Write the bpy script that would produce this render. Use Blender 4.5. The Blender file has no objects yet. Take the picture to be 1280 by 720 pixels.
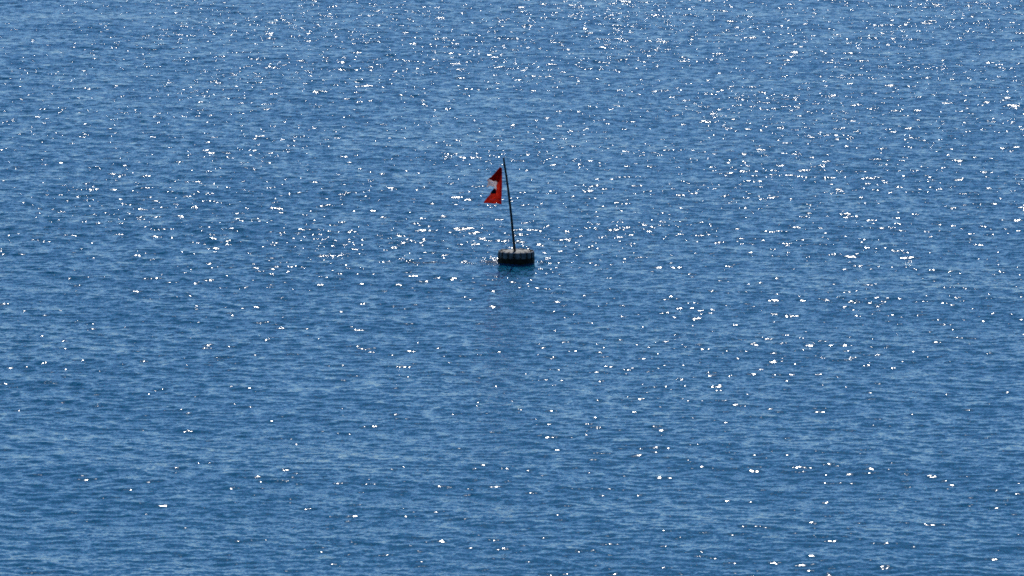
import bpy, bmesh, math, random
import numpy as np
from mathutils import Vector, Matrix, noise

scene = bpy.context.scene
R = math.radians

# ------------------------------------------------------------------ camera
CAM_H, HFOV, PITCH = 16.1, R(10.0), R(7.5)
cam_d = bpy.data.cameras.new("camera")
cam = bpy.data.objects.new("camera", cam_d)
scene.collection.objects.link(cam)
cam_d.sensor_width = 36.0
cam_d.angle = HFOV
cam_d.clip_start, cam_d.clip_end = 0.5, 30000.0
cam.location = (0, 0, CAM_H)
cam.rotation_euler = (R(90) - PITCH, 0, 0)
scene.camera = cam

# ------------------------------------------------------------------ light
SUN_EL, SUN_AZ = R(38.2), R(1.0)            # sun in front of the camera, a little to the right
world = bpy.data.worlds.new("World")
scene.world = world
world.use_nodes = True
wn = world.node_tree
wn.nodes.clear()
sky = wn.nodes.new("ShaderNodeTexSky")
sky.sky_type = 'NISHITA'
sky.sun_disc = False
sky.sun_elevation = SUN_EL
sky.sun_rotation = SUN_AZ
sky.air_density = 0.6
sky.dust_density = 0.0
sky.ozone_density = 7.5
bg = wn.nodes.new("ShaderNodeBackground")
bg.inputs["Strength"].default_value = 0.088
wo = wn.nodes.new("ShaderNodeOutputWorld")
wn.links.new(sky.outputs[0], bg.inputs[0])
wn.links.new(bg.outputs[0], wo.inputs[0])

sl = bpy.data.lights.new("sun", 'SUN')
sl.energy = 3.5
sl.angle = R(0.53)
sl.color = (1.0, 0.96, 0.9)
sun = bpy.data.objects.new("sun", sl)
scene.collection.objects.link(sun)
to_sun = Vector((math.sin(SUN_AZ) * math.cos(SUN_EL), math.cos(SUN_AZ) * math.cos(SUN_EL), math.sin(SUN_EL)))
sun.rotation_euler = to_sun.to_track_quat('Z', 'Y').to_euler()

scene.view_settings.view_transform = 'Standard'
scene.view_settings.look = 'None'
scene.view_settings.gamma = 1.0
scene.view_settings.exposure = 0.0
scene.cycles.use_denoising = False
scene.cycles.sample_clamp_direct = 30
scene.cycles.sample_clamp_indirect = 20
scene.cycles.max_bounces = 6
scene.cycles.filter_width = 1.7

# ------------------------------------------------------------------ helpers
FPX = 640 / math.tan(HFOV / 2)


def ray(px, py):
    """direction through a pixel of the 1280x720 photograph (used once, to survey the buoy's place)"""
    v = Vector(((px - 640) / FPX, 1.0, (360 - py) / FPX))
    return Matrix.Rotation(-PITCH, 3, 'X') @ v


def ground(px, py):
    d = ray(px, py)
    return Vector((0, 0, CAM_H)) + d * (CAM_H / -d.z)


def mat(name):
    m = bpy.data.materials.new(name)
    m.use_nodes = True
    nt = m.node_tree
    return m, nt, nt.nodes["Principled BSDF"]


def link_mesh(name, me, parent=None, m=None, smooth=True):
    o = bpy.data.objects.new(name, me)
    scene.collection.objects.link(o)
    if parent is not None:
        o.parent = parent
    if m is not None:
        me.materials.append(m)
    if smooth:
        me.shade_smooth()
    return o


def from_bm(name, bm, parent=None, m=None, smooth=True):
    me = bpy.data.meshes.new(name)
    bmesh.ops.recalc_face_normals(bm, faces=bm.faces)
    bm.to_mesh(me)
    bm.free()
    return link_mesh(name, me, parent, m, smooth)


def tube(bm, pts, rad, seg=8, cap=True):
    """sweep a circle along points; rad is a number or a list"""
    pts = [Vector(p) for p in pts]
    n = len(pts)
    rs = rad if isinstance(rad, (list, tuple)) else [rad] * n
    rings = []
    up = Vector((0.13, 0.31, 0.94)).normalized()
    for i, p in enumerate(pts):
        t = (pts[min(i + 1, n - 1)] - pts[max(i - 1, 0)]).normalized()
        a = t.cross(up)
        if a.length < 0.2:
            a = t.cross(Vector((1, 0, 0)))
        a.normalize()
        b = t.cross(a)
        rings.append([bm.verts.new(p + (a * math.cos(2 * math.pi * k / seg) + b * math.sin(2 * math.pi * k / seg)) * rs[i]) for k in range(seg)])
    for i in range(n - 1):
        for k in range(seg):
            bm.faces.new((rings[i][k], rings[i][(k + 1) % seg], rings[i + 1][(k + 1) % seg], rings[i + 1][k]))
    if cap:
        bm.faces.new(rings[0])
        bm.faces.new(rings[-1])


# ------------------------------------------------------------------ buoy place
BP = ground(645.2, 328.4)
BX, BY = BP.x, BP.y
PX = 1.0 / FPX * BP.length               # metres across one photo pixel at the buoy
PX = (Vector((BX, BY, 0)) - Vector((0, 0, CAM_H))).length / FPX
RB = 23.3 * PX                            # buoy radius, about 0.4 m
print("buoy", BX, BY, "px", PX, "radius", RB)

# ------------------------------------------------------------------ sea
rng = np.random.default_rng(11)
# wave components: wavelength, heading (from the +y axis), slope amplitude, phase
comps = []


def band(n, l0, l1, slope_rms, heading, spread):
    lam = np.exp(rng.uniform(math.log(l0), math.log(l1), n))
    th = R(heading) + rng.normal(0, R(spread), n)
    w = rng.uniform(0.5, 1.4, n)
    w *= slope_rms / math.sqrt((w ** 2).sum() / 2)
    for i in range(n):
        k = 2 * math.pi / lam[i]
        comps.append((k, math.sin(th[i]), math.cos(th[i]), w[i] / k, rng.uniform(0, 2 * math.pi), lam[i]))


band(26, 3.5, 14.0, 0.010, 14, 22)        # long low undulation
band(30, 1.3, 3.5, 0.017, 24, 20)
band(16, 0.9, 2.6, 0.014, -38, 14)      # a weaker sea crossing it
band(70, 0.50, 1.2, 0.046, 24, 34)         # the ripples one sees
band(100, 0.21, 0.52, 0.112, 18, 38)

# rows (distance) and columns (bearing); dense where the place is looked at, widening to the horizon
ys = [72.0]
while ys[-1] < 222:
    ys.append(ys[-1] + 0.058 + 0.045 * (ys[-1] - 72) / 150)
near = [72.0]
s = 0.15
while near[-1] > -60:
    near.append(near[-1] - s); s *= 1.12
far = [ys[-1]]
s = 0.2
while far[-1] < 14000:
    far.append(far[-1] + s); s *= 1.12
ys = np.array(near[:0:-1] + ys + far[1:])
HALF = 0.112
us = list(np.linspace(-HALF, HALF, 600))
du = us[1] - us[0]
right = [HALF]
s = du * 1.12
while right[-1] < 60:
    right.append(right[-1] + s); s *= 1.14
us = np.array([-v for v in right[:0:-1]] + us + right[1:])
wid = np.clip(ys, 72.0, 260.0)[:, None]    # columns fan out a little with distance
wid = np.where(ys[:, None] > 260, 260 + (ys[:, None] - 260) * 0.8, wid)
X = (us[None, :] * wid).astype(np.float32)
Y = np.repeat(ys[:, None], len(us), 1).astype(np.float32)
SX = np.gradient(us)[None, :] * wid
SY = np.abs(np.gradient(ys))[:, None] * np.ones_like(SX)
H = np.zeros_like(X); DX = np.zeros_like(X); DY = np.zeros_like(X)
LEE = np.interp(Y, [85, 105, 130, 150, 200], [0.66, 0.76, 0.96, 1.06, 1.18])
# slow gust field that makes some patches rougher than others
G = np.zeros_like(X)
for _ in range(14):
    a = rng.uniform(0, 2 * math.pi); L = rng.uniform(7, 30)
    G += np.sin(2 * math.pi / L * (X * math.sin(a) * 1.0 + Y * math.cos(a) * 0.6) + rng.uniform(0, 6.28)).astype(np.float32)
G = (1.0 + 0.09 * G / 2.6) * LEE   # the lee of the shore is calmer than open water
G = np.clip(G, 0.55, 1.5)
G = (G * (1 - 0.1 * np.exp(-((X - BX) / 0.55) ** 2 - ((Y - BY + 1.1) / 1.0) ** 2))).astype(np.float32)   # smoother just down-sea of the float
for (k, sx, cy, A, ph, lam) in comps:
    step = SX * abs(sx) + SY * abs(cy)
    f = np.clip((lam / step - 2.2) / 2.5, 0, 1).astype(np.float32)
    rows = np.where(f.max(axis=1) > 0)[0]
    cols = np.where(f.max(axis=0) > 0)[0]
    if not len(rows):
        continue
    r0, r1, c0, c1 = rows[0], rows[-1] + 1, cols[0], cols[-1] + 1
    sl_ = (slice(r0, r1), slice(c0, c1))
    p = (k * (X[sl_] * sx + Y[sl_] * cy) + ph).astype(np.float32)
    a = A * f[sl_] * (G[sl_] if lam < 3.5 else 1)
    H[sl_] += a * np.cos(p)
    sn = a * np.sin(p) * 0.75
    DX[sl_] -= sn * sx
    DY[sl_] -= sn * cy
# disturbance round the float: rings, and the current's wake trailing to the left
dx, dy = X - BX, Y - BY
rr = np.sqrt(dx ** 2 + dy ** 2)
ring = np.exp(-np.clip(rr - RB, 0, None) / 0.8) * (rr < 6)
H += (0.006 * ring * np.cos((rr - RB) * 2 * math.pi / 0.26)).astype(np.float32)
near_l = np.exp(-((dx + 0.58) / 0.22) ** 2 - ((dy - 0.35) / 0.6) ** 2)
trail = np.exp(-((dy - 0.12) / 0.30) ** 2) / (1 + np.exp((dx + 0.3) / 0.1)) / (1 + np.exp(-(dx + 2.7) / 0.2)) * 0.6
far_l = np.exp(-((dx + 2.30) / 0.40) ** 2 - ((dy - 0.3) / 0.5) ** 2) * 0.8
rt = np.exp(-((dx - 0.60) / 0.16) ** 2 - ((dy - 0.1) / 0.5) ** 2) * 0.7
wk = np.maximum(np.maximum(near_l, trail), np.maximum(far_l, rt)).astype(np.float32)
for _ in range(26):
    a = rng.normal(0, R(32)); L = rng.uniform(0.22, 0.42)
    H += wk * 0.0040 * np.cos(2 * math.pi / L * (X * math.sin(a) + Y * math.cos(a)) + rng.uniform(0, 6.28)).astype(np.float32)
nr, nc = X.shape
co = np.empty((nr, nc, 3), np.float32)
co[..., 0] = X + DX; co[..., 1] = Y + DY; co[..., 2] = H
idx = np.arange(nr * nc, dtype=np.int32).reshape(nr, nc)
quads = np.stack([idx[:-1, :-1], idx[:-1, 1:], idx[1:, 1:], idx[1:, :-1]], -1).reshape(-1, 4)
me = bpy.data.meshes.new("sea")
me.vertices.add(nr * nc); me.vertices.foreach_set("co", co.ravel())
me.loops.add(quads.size); me.loops.foreach_set("vertex_index", quads.ravel())
me.polygons.add(len(quads))
me.polygons.foreach_set("loop_start", np.arange(0, quads.size, 4, dtype=np.int32))
me.update(calc_edges=True)
chop = LEE * (1 - 0.1 * np.exp(-((X - BX) / 0.55) ** 2 - ((Y - BY + 1.1) / 1.0) ** 2)) * (1 + 1.8 * wk)
at_ = me.attributes.new("chop", 'FLOAT', 'POINT')
at_.data.foreach_set("value", chop.astype(np.float32).ravel())
print("sea tris", len(quads) * 2, "height rms", float(H.std()))

m_sea, nt, bsdf = mat("sea_water")
N, L = nt.nodes, nt.links
bsdf.inputs["Base Color"].default_value = (0.001, 0.107, 0.210, 1)
bsdf.inputs["Roughness"].default_value = 0.07
bsdf.inputs["Subsurface Weight"].default_value = 1.0      # light wanders under the surface, so shadows on it are soft
bsdf.inputs["Subsurface Radius"].default_value = (0.3, 0.35, 0.45)
bsdf.inputs["Subsurface Scale"].default_value = 0.6
bsdf.inputs["IOR"].default_value = 1.333
geo = N.new("ShaderNodeNewGeometry")


def vmath(op, a, b=None, scale=None):
    n = N.new("ShaderNodeVectorMath"); n.operation = op
    for i, v in enumerate((a, b)):
        if v is None:
            continue
        if isinstance(v, (tuple, list)):
            n.inputs[i].default_value = v
        else:
            L.new(v, n.inputs[i])
    if scale is not None:
        if isinstance(scale, (int, float)):
            n.inputs["Scale"].default_value = scale
        else:
            L.new(scale, n.inputs["Scale"])
    return n.outputs[0]


def slope_noise(scale_vec, amp, detail, rough=0.55):
    """a field of small slopes: finer wavelets than the mesh carries"""
    v = vmath('MULTIPLY', geo.outputs["Position"], scale_vec)
    t = N.new("ShaderNodeTexNoise")
    t.inputs["Scale"].default_value = 1.0
    t.inputs["Detail"].default_value = detail
    t.inputs["Roughness"].default_value = rough
    L.new(v, t.inputs["Vector"])
    c = vmath('SUBTRACT', t.outputs["Color"], (0.5, 0.5, 0.5))
    return vmath('MULTIPLY', c, (2 * amp, 2 * amp, 0))


WAVELET = 0.37
s1 = slope_noise((4.6, 6.0, 3.0), WAVELET, 2.0)
s2 = slope_noise((19.0, 23.0, 9.0), WAVELET * 0.72, 1.0)
gust = N.new("ShaderNodeTexNoise")
gust.inputs["Scale"].default_value = 0.16
gust.inputs["Detail"].default_value = 3.0
L.new(vmath('MULTIPLY', geo.outputs["Position"], (1.0, 0.45, 0.5)), gust.inputs["Vector"])
gm = N.new("ShaderNodeMapRange")
gm.inputs["From Min"].default_value = 0.3; gm.inputs["From Max"].default_value = 0.7
gm.inputs["To Min"].default_value = 0.82; gm.inputs["To Max"].default_value = 1.15
L.new(gust.outputs[0], gm.inputs["Value"])
cm = N.new("ShaderNodeAttribute"); cm.attribute_name = "chop"
cl = N.new("ShaderNodeMath"); cl.operation = 'MULTIPLY'
L.new(gm.outputs[0], cl.inputs[0]); L.new(cm.outputs["Fac"], cl.inputs[1])
tot = vmath('SCALE', vmath('ADD', s1, s2), scale=cl.outputs[0])
nrm = vmath('NORMALIZE', vmath('ADD', geo.outputs["Normal"], tot))
L.new(nrm, bsdf.inputs["Normal"])
sea = link_mesh("sea", me, None, m_sea)
sea["kind"] = "structure"
sea["label"] = "open blue sea with small wind ripples glittering in low sunlight"

# ------------------------------------------------------------------ materials of the buoy
def noisy(name, cols, scale=8, rough=0.7, bump=0.3, detail=6, bscale=None, metal=0):
    m, nt, b = mat(name)
    N, L = nt.nodes, nt.links
    tc = N.new("ShaderNodeTexCoord")
    t = N.new("ShaderNodeTexNoise"); t.inputs["Scale"].default_value = scale; t.inputs["Detail"].default_value = detail
    L.new(tc.outputs["Object"], t.inputs["Vector"])
    cr = N.new("ShaderNodeValToRGB")
    el = cr.color_ramp.elements
    n = len(cols)
    for i, c in enumerate(cols):
        p = 0.32 + 0.36 * i / max(1, n - 1)
        e = el[i] if i < 2 else el.new(p)
        e.position = p
        e.color = (*c, 1)
    L.new(t.outputs[0], cr.inputs[0]); L.new(cr.outputs[0], b.inputs["Base Color"])
    b.inputs["Roughness"].default_value = rough
    b.inputs["Metallic"].default_value = metal
    t2 = N.new("ShaderNodeTexNoise"); t2.inputs["Scale"].default_value = bscale or scale * 4; t2.inputs["Detail"].default_value = 4
    L.new(tc.outputs["Object"], t2.inputs["Vector"])
    bp = N.new("ShaderNodeBump"); bp.inputs["Strength"].default_value = bump; bp.inputs["Distance"].default_value = 0.01
    L.new(t2.outputs[0], bp.inputs["Height"]); L.new(bp.outputs[0], b.inputs["Normal"])
    return m


m_foam = noisy("weathered_float_plastic", [(0.04, 0.055, 0.06), (0.12, 0.15, 0.155), (0.26, 0.28, 0.28)], 9, 0.7, 0.4)
m_top = noisy("mottled_sunlit_top", [(0.05, 0.06, 0.05), (0.17, 0.18, 0.165), (0.75, 0.71, 0.69)], 19, 0.8, 0.8)  # greenish mottle and droppings; palest stop also paints the sunlit whites of the rim
m_algae = noisy("wet_algae", [(0.004, 0.005, 0.004), (0.010, 0.014, 0.009), (0.02, 0.035, 0.012)], 12, 0.6, 1.0)
m_rope = noisy("tarred_rope", [(0.010, 0.010, 0.010), (0.03, 0.028, 0.025)], 30, 0.85, 0.6)
m_pole = noisy("dark_pole", [(0.008, 0.007, 0.007), (0.02, 0.017, 0.015)], 20, 0.6, 0.4)

for m_ in (m_algae, m_rope):
    m_.node_tree.nodes["Principled BSDF"].inputs["Specular IOR Level"].default_value = 0.12

# ------------------------------------------------------------------ buoy
buoy = bpy.data.objects.new("marker_buoy", None)
scene.collection.objects.link(buoy)
buoy.empty_display_size = 0.3
buoy.location = (BX, BY, 0.0)
buoy.rotation_euler = (0, 0, R(11))
buoy["label"] = "round grey buoy with leaning black pole and torn red flag, afloat on the sea"
buoy["category"] = "buoy"

Z_MID, Z_TOP, NP = 0.125, 0.262, 16
rnd = random.Random(4)
EDGE = [2 * math.pi * (i + rnd.uniform(-0.16, 0.16)) / NP + 0.11 for i in range(NP)]
EDGE.append(EDGE[0] + 2 * math.pi)

# lower wet drum, uneven with growth
bm = bmesh.new()
rings = []
prof = [(-0.30, 0.80), (-0.24, 0.95), (-0.10, 0.985), (-0.02, 0.99), (0.05, 0.985), (0.09, 0.96), (0.118, 0.955), (Z_MID + 0.004, 0.93), (Z_MID + 0.004, 0.5)]
SEG = 96
for z, r in prof:
    rings.append([bm.verts.new(((RB * r + 0.012 * noise.noise(Vector((math.cos(a) * 3.2, math.sin(a) * 3.2, z * 9)))) * math.cos(a),
                                (RB * r + 0.012 * noise.noise(Vector((math.cos(a) * 3.2, math.sin(a) * 3.2, z * 9)))) * math.sin(a), z
                                + (0.010 * noise.noise(Vector((math.cos(a) * 4, math.sin(a) * 4, 5))) if 0 < z < 0.13 else 0)))
                  for a in [2 * math.pi * k / SEG for k in range(SEG)]])
for i in range(len(rings) - 1):
    for k in range(SEG):
        bm.faces.new((rings[i][k], rings[i][(k + 1) % SEG], rings[i + 1][(k + 1) % SEG], rings[i + 1][k]))
bm.faces.new(rings[0]); bm.faces.new(rings[-1])
lower = from_bm("lower_drum", bm, buoy, m_algae)
lower["label"] = "wet black lower half of the float, green with algae"

# upper ring of bulging segments
core = bmesh.new()
rr_ = RB * 0.90
rings = []
for z, r in [(Z_MID - 0.02, rr_), (Z_TOP - 0.022, rr_), (Z_TOP - 0.010, rr_ * 0.97), (Z_TOP - 0.006, rr_ * 0.6), (Z_TOP - 0.012, 0.05)]:
    rings.append([core.verts.new((r * math.cos(2 * math.pi * k / 64), r * math.sin(2 * math.pi * k / 64),
                                  z + (0.008 * noise.noise(Vector((math.cos(k / 10.2) * r * 14, math.sin(k / 10.2) * r * 14, 2))) if r < rr_ else 0))) for k in range(64)])
for i in range(len(rings) - 1):
    for k in range(64):
        core.faces.new((rings[i][k], rings[i][(k + 1) % 64], rings[i + 1][(k + 1) % 64], rings[i + 1][k]))
core.faces.new(rings[0]); core.faces.new(rings[-1])
upper = from_bm("float_body", core, buoy, m_top)
upper["label"] = "grey upper half of the float with mottled top, sunlit whites put into its colour"

for i in range(NP):
    a0, a1 = EDGE[i], EDGE[i + 1]
    g = 0.028 + rnd.uniform(0, 0.02)
    bm = bmesh.new()
    na, nz = 9, 7
    zt = Z_TOP + rnd.uniform(-0.018, 0.010)
    bulge = rnd.uniform(0.7, 1.1)
    grid = []
    for j in range(nz + 3):
        row = []
        for k in range(na + 1):
            u = k / na
            a = a0 + g + (a1 - a0 - 2 * g) * u
            w = math.sin(math.pi * u) ** 0.5 if 0 < u < 1 else 0.0
            if j <= nz:
                v = j / nz
                h = math.sin(math.pi * (0.08 + 0.84 * v)) ** 0.4
                r = RB * (0.915 + 0.085 * bulge * w * h)
                z = Z_MID - 0.004 + (zt - 0.012 - Z_MID) * v
            else:
                q = j - nz
                r = RB * (0.955 if q == 1 else 0.86) * (1 if w else 0.985)
                z = zt - (0.0 if q == 1 else 0.004) - (0.004 if not w else 0)
            r += 0.004 * noise.noise(Vector((a * 9, z * 30, i)))
            row.append(bm.verts.new((r * math.cos(a), r * math.sin(a), z)))
        grid.append(row)
    inner = [bm.verts.new((RB * 0.86 * math.cos(a0 + g + (a1 - a0 - 2 * g) * k / na), RB * 0.86 * math.sin(a0 + g + (a1 - a0 - 2 * g) * k / na), Z_MID - 0.004)) for k in range(na + 1)]
    grid = [inner] + grid
    for j in range(len(grid) - 1):
        for k in range(na):
            bm.faces.new((grid[j][k], grid[j][k + 1], grid[j + 1][k + 1], grid[j + 1][k]))
    for j in (0, na):
        bm.faces.new([grid[q][j] for q in range(len(grid))])
    for k in range(na):
        bm.faces.new((grid[0][k], grid[0][k + 1], grid[-1][k + 1], grid[-1][k]))
    p = from_bm("panel", bm, upper, m_foam)
    p.data.materials.append(m_top)
    for f in p.data.polygons:
        if f.normal.z > 0.3 and f.center.z > Z_TOP - 0.03:
            f.material_index = 1
# lashings lying in the grooves and over the rim
for i in range(NP):
    a = EDGE[i]
    bm = bmesh.new()
    pts = []
    for r, z in [(0.965, 0.02), (0.975, 0.08), (0.962, 0.13), (0.955, 0.19), (0.95, 0.245), (0.90, Z_TOP + 0.004), (0.74, Z_TOP + 0.006)]:
        aa = a + rnd.uniform(-0.008, 0.008)
        pts.append((RB * r * math.cos(aa), RB * r * math.sin(aa), z))
    tube(bm, pts, rnd.uniform(0.005, 0.010), 6)
    from_bm("lashing", bm, upper, m_rope)
# pale crusts and droppings caught along the rim
bm = bmesh.new()
for _ in range(95):
    a = rnd.uniform(0, 2 * math.pi)
    q = RB * (0.97 - abs(rnd.gauss(0, 0.07)))
    rad = rnd.uniform(0.006, 0.018)
    bmesh.ops.create_icosphere(bm, subdivisions=1, radius=rad, matrix=Matrix.Translation((q * math.cos(a), q * math.sin(a), Z_TOP - 0.008 + rnd.uniform(-0.006, 0.004)))
                               @ Matrix.Rotation(a, 4, 'Z') @ Matrix.Diagonal((1.0, rnd.uniform(1, 2.4), 0.6, 1)))
m_crust = noisy("pale_crust", [(0.35, 0.34, 0.30), (0.62, 0.58, 0.56), (0.8, 0.78, 0.76)], 14, 0.7, 0.5)
cr_ = from_bm("crust", bm, upper, m_crust)
cr_["kind"] = "stuff"

# things in buoy-local space: x right, y away, z up (undo the small yaw for the pole and the flag)
rig_rot = Matrix.Rotation(-R(11), 4, 'Z')


def loc(px, py, y=0.0):
    """metres right of / above the buoy centre at a photo pixel, in the plane y"""
    z = (328.4 - py) * PX / math.cos(PITCH)
    return rig_rot @ Vector(((px - 645.2) * PX, y, z))


# pole: slightly crooked stick
ppx = [(644.0, 318.0), (643.3, 312), (641.6, 296), (639.7, 276), (637.6, 256), (635.1, 236), (632.9, 220), (631.0, 208), (629.9, 201), (629.6, 197.4)]
bm = bmesh.new()
n = len(ppx)
pts = [loc(x, y, -0.01 + 0.0 * i) for i, (x, y) in enumerate(ppx)]
tube(bm, pts, [0.029 - 0.010 * i / (n - 1) for i in range(n)], 10)
pole = from_bm("pole", bm, buoy, m_pole)
for q in (0.28, 0.52, 0.76):
    bm = bmesh.new()
    p = pts[0].lerp(pts[-1], q)
    k = min(range(n), key=lambda i: (pts[i] - p).length)
    p = pts[k]; d = (pts[min(k + 1, n - 1)] - pts[k - 1]).normalized()
    tube(bm, [p - d * 0.012, p - d * 0.006, p + d * 0.006, p + d * 0.012], [0.020, 0.028, 0.028, 0.020], 10)
    from_bm("knot", bm, pole, m_pole)
# socket and a lump of rope at the foot of the pole
bm = bmesh.new()
b0 = loc(643.9, 318.0, -0.01)
tube(bm, [b0 + Vector((0, 0, -0.03)), b0 + Vector((0, 0, 0.02)), b0 + Vector((0, 0, 0.045))], [0.065, 0.055, 0.036], 14)
from_bm("pole_socket", bm, buoy, m_rope)
bm = bmesh.new()
c0 = b0 + rig_rot @ Vector((-0.07, 0.03, 0.0))
pts_ = []
for k in range(35):
    t = k / 60 * 2 * math.pi * 3
    pts_.append(c0 + Vector((0.075 * math.cos(t) * (1 - 0.25 * k / 60), 0.05 * math.sin(t), 0.018 + 0.0009 * k + 0.006 * math.sin(t * 2.3))))
tube(bm, pts_, 0.012, 6)
from_bm("rope_coil", bm, buoy, m_rope)

# ------------------------------------------------------------------ flag
def cloth(name, c1, c2, trans):
    m, nt, b = mat(name)
    N, L = nt.nodes, nt.links
    tc = N.new("ShaderNodeTexCoord")
    t = N.new("ShaderNodeTexNoise"); t.inputs["Scale"].default_value = 9; t.inputs["Detail"].default_value = 6
    L.new(tc.outputs["Object"], t.inputs["Vector"])
    cr = N.new("ShaderNodeValToRGB")
    cr.color_ramp.elements[0].position = 0.35; cr.color_ramp.elements[0].color = (*c1, 1)
    cr.color_ramp.elements[1].position = 0.65; cr.color_ramp.elements[1].color = (*c2, 1)
    L.new(t.outputs[0], cr.inputs[0])
    d = N.new("ShaderNodeBsdfDiffuse"); tr = N.new("ShaderNodeBsdfTranslucent"); mx = N.new("ShaderNodeMixShader")
    mx.inputs[0].default_value = trans
    L.new(cr.outputs[0], d.inputs[0]); L.new(cr.outputs[0], tr.inputs[0])
    L.new(d.outputs[0], mx.inputs[1]); L.new(tr.outputs[0], mx.inputs[2])
    L.new(mx.outputs[0], N["Material Output"].inputs["Surface"])
    return m


m_red = cloth("red_cloth", (0.50, 0.020, 0.012), (0.72, 0.048, 0.022), 0.5)
m_hem_shade = cloth("red_hem_shade", (0.44, 0.012, 0.010), (0.56, 0.022, 0.016), 0.35)  # hem and fold red, darkened in colour for the light doubled cloth blocks
m_white = cloth("faded_white_print", (0.50, 0.42, 0.43), (0.85, 0.76, 0.76), 0.5)
m_blk = cloth("black_print", (0.012, 0.008, 0.02), (0.03, 0.02, 0.03), 0.1)


def zp(x, y):  # from the enlarged survey of the flag to photo pixels
    return (595 + x / 10.28, 195 + y / 10.28)


OUT = [(308, 142), (322, 148), (336, 163), (338, 240), (336, 330), (334, 430), (330, 520), (328, 585), (326, 622), (300, 618), (262, 602), (240, 610), (150, 613), (94, 611),
       (112, 578), (150, 535), (184, 498), (166, 497), (186, 486), (192, 462), (212, 442), (226, 420), (238, 402), (226, 388), (205, 392), (188, 380), (168, 392), (145, 412), (136, 402), (150, 380), (152, 352),
       (160, 338), (146, 326), (150, 308), (180, 280), (215, 246), (250, 212), (280, 178)]
WHITE = [(158, 306), (182, 300), (215, 318), (262, 322), (276, 345), (264, 372), (258, 398), (243, 410), (225, 392), (205, 396), (188, 384), (168, 396), (145, 416), (130, 402), (148, 380), (150, 352), (156, 338)]
WHITE2 = [(238, 402), (262, 392), (266, 420), (262, 440), (250, 424), (232, 416)]
DARK = [(226, 420), (246, 428), (260, 452), (256, 484), (228, 484), (206, 486), (192, 478), (200, 456)]
HOLE = [(198, 334), (210, 330), (218, 341), (208, 350)]
FOLD = [(308, 142), (322, 148), (334, 163), (332, 240), (316, 262), (300, 330), (276, 342), (262, 322), (215, 318), (182, 300), (152, 310), (180, 280), (215, 246), (250, 212), (280, 178)]


def inside(x, y, poly):
    c = False
    j = len(poly) - 1
    for i in range(len(poly)):
        xi, yi = poly[i]; xj, yj = poly[j]
        if (yi > y) != (yj > y) and x < (xj - xi) * (y - yi) / (yj - yi) + xi:
            c = not c
        j = i
    return c


def depth(x, y):
    """folds: hoist edge at x=335; cloth billows away and back"""
    u = (335 - x) / 240
    v = (y - 140) / 480
    return 0.055 * math.sin(u * 7.5 + v * 2.2) * min(1, u * 2.5) + 0.10 * u + 0.02 * math.sin(v * 9 + u * 4) - 0.04 + 0.012 * noise.noise(Vector((x / 40, y / 40, 0)))


def sheet(name, test, m, parent, off=0.0, step=4.0, midx=None):
    bm = bmesh.new()
    vs = {}

    def V(i, j):
        if (i, j) not in vs:
            x, y = 80 + i * step, 136 + j * step
            jx = 1.3 * noise.noise(Vector((x / 9, y / 9, 3))); jy = 1.3 * noise.noise(Vector((x / 9, y / 9, 8)))
            px, py = zp(x + jx, y + jy)
            vs[(i, j)] = bm.verts.new(loc(px, py, depth(x, y) + off))
        return vs[(i, j)]
    for i in range(66):
        for j in range(124):
            x, y = 80 + (i + 0.5) * step, 136 + (j + 0.5) * step
            if test(x, y):
                f = bm.faces.new((V(i, j), V(i + 1, j), V(i + 1, j + 1), V(i, j + 1)))
                if midx:
                    f.material_index = midx(x, y)
    me = bpy.data.meshes.new(name)
    bmesh.ops.solidify(bm, geom=bm.faces[:], thickness=0.0015)
    bm.to_mesh(me); bm.free()
    return link_mesh(name, me, parent, m)


def is_red(x, y):
    return inside(x, y, OUT) and not inside(x, y, WHITE) and not inside(x, y, WHITE2) and not inside(x, y, DARK)


flag = sheet("flag", is_red, m_red, buoy, midx=lambda x, y: 1 if x > 302 + (6 if y < 400 else 0) or y > 598 else 0)
flag.data.materials.append(m_hem_shade)
flag["label"] = "torn sunlit red flag with a faded white and black print, tied near the pole top"
fl = sheet("folded_corner", lambda x, y: inside(x, y, FOLD), m_hem_shade, flag, off=-0.016)  # darker red paints the shade of the doubled layer
sheet("faded_print", lambda x, y: (inside(x, y, WHITE) or inside(x, y, WHITE2)) and not inside(x, y, HOLE), m_white, flag)
sheet("black_print", lambda x, y: inside(x, y, DARK), m_blk, flag)
# row of small pale stitches near the foot of the flag
st_me = None
for x in (188, 198, 214, 232, 250, 300, 308, 318):
    y = 562 + rnd.uniform(-8, 14)
    if st_me is None:
        bm = bmesh.new()
        bmesh.ops.create_cube(bm, size=1.0, matrix=Matrix.Diagonal((0.009, 0.003, 0.014, 1)))
        o = from_bm("stitch", bm, flag, m_white, smooth=False)
        st_me = o.data
    else:
        o = bpy.data.objects.new("stitch", st_me)
        scene.collection.objects.link(o); o.parent = flag
    px, py = zp(x, y)
    o.location = loc(px, py, depth(x, y) - 0.004)
# thin ties between hoist and pole
for (fx, fy, tx, ty) in ((330, 158, 631.0, 208), (336, 330, 633.9, 226.5), (327, 612, 637.0, 250)):
    bm = bmesh.new()
    px, py = zp(fx, fy)
    a = loc(px, py, depth(fx, fy)); b = loc(tx, ty, -0.01)
    mid = a.lerp(b, 0.5) + Vector((0, 0, -0.008))
    tube(bm, [a, mid, b], 0.003, 5)
    from_bm("tie_cord", bm, flag, m_rope)

# ------------------------------------------------------------------ froth and glint bubbles beside the float and the slack line
def sea_z(x, y):
    j = int(np.clip(np.searchsorted(ys, y), 1, nr - 1))
    c = int(np.clip(np.searchsorted(us, x / float(wid[j, 0])), 1, nc - 1))
    return float(H[j, c])


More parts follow.
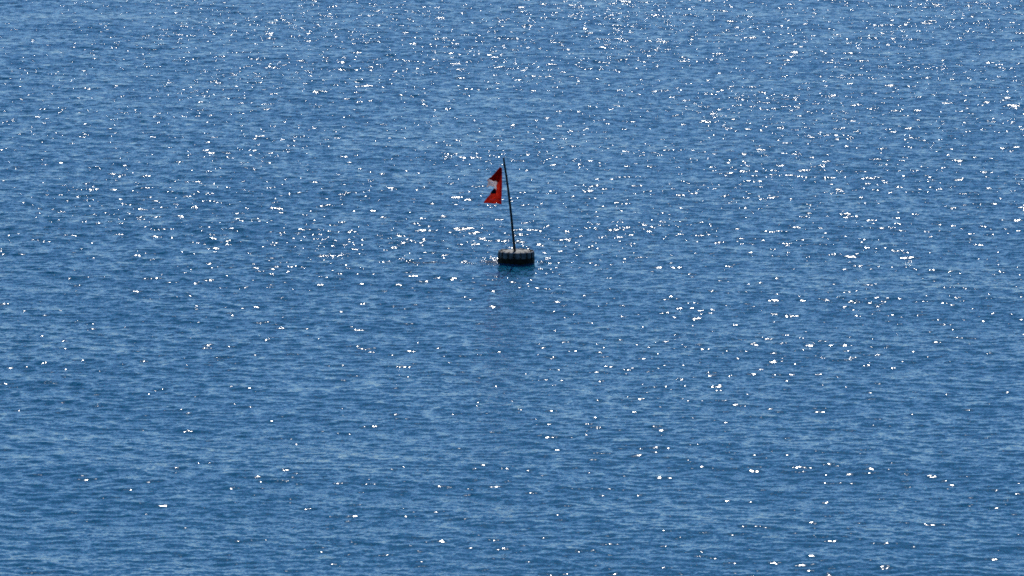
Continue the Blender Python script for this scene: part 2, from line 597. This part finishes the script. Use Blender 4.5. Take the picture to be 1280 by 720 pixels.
m_fm, nt, b = mat("sea_foam_glint")  # glossy white froth, also standing in for sun glints on disturbed water
b.inputs["Base Color"].default_value = (0.78, 0.80, 0.82, 1)
b.inputs["Roughness"].default_value = 0.12
frnd = np.random.default_rng(5)
bm = bmesh.new()


def bubble(x, y, rad):
    bmesh.ops.create_icosphere(bm, subdivisions=1, radius=rad, matrix=Matrix.Translation((x, y, sea_z(x, y) + rad * 0.2)) @ Matrix.Diagonal((1.6, 1.6, 0.45, 1)))


for _ in range(330):                       # churned patch against the left side
    t = abs(frnd.normal(0, 0.19))
    x = BX - RB * 0.99 - t
    y = BY + 0.02 + frnd.normal(0, 0.16) + frnd.choice([0.22, -0.30, 0.0])
    if t < 0.75:
        bubble(x, y, frnd.uniform(0.004, 0.013))
for _ in range(35):                       # thin trail drifting away to the left
    t = frnd.uniform(0.3, 1.5)
    bubble(BX - RB - t, BY - 0.02 + frnd.normal(0, 0.05), frnd.uniform(0.003, 0.007))
for _ in range(50):                       # its end, gathered again
    bubble(BX - 2.30 + frnd.normal(0, 0.28), BY + 0.02 + frnd.normal(0, 0.16), frnd.uniform(0.004, 0.011))
for _ in range(26):
    bubble(BX + RB + 0.09 + abs(frnd.normal(0, 0.05)), BY + frnd.choice([0.16, -0.32]) + frnd.normal(0, 0.05), frnd.uniform(0.004, 0.012))
fo = from_bm("foam_glints", bm, None, m_fm)
fo["kind"] = "stuff"
fo["label"] = "thin white froth bubbles standing in for sun glints, trailing left from the float"

m_line = noisy("pale_wet_rope", [(0.30, 0.25, 0.25), (0.50, 0.43, 0.42)], 20, 0.5, 0.5)
bm = bmesh.new()
pts = []
for i in range(70):
    t = i / 69
    x = BX - RB * 0.93 - t * 2.1
    y = BY + 0.10 - 0.12 * t + 0.03 * math.sin(t * 9) + 0.015 * math.sin(t * 31)
    pts.append((x, y, sea_z(x, y) + 0.004 - 0.03 * max(0, t - 0.93) / 0.07))
tube(bm, pts, 0.005, 6)
ml = from_bm("mooring_line", bm, None, m_line)
ml["label"] = "thin pale slack rope lying on the water left of the buoy"
ml["category"] = "rope"
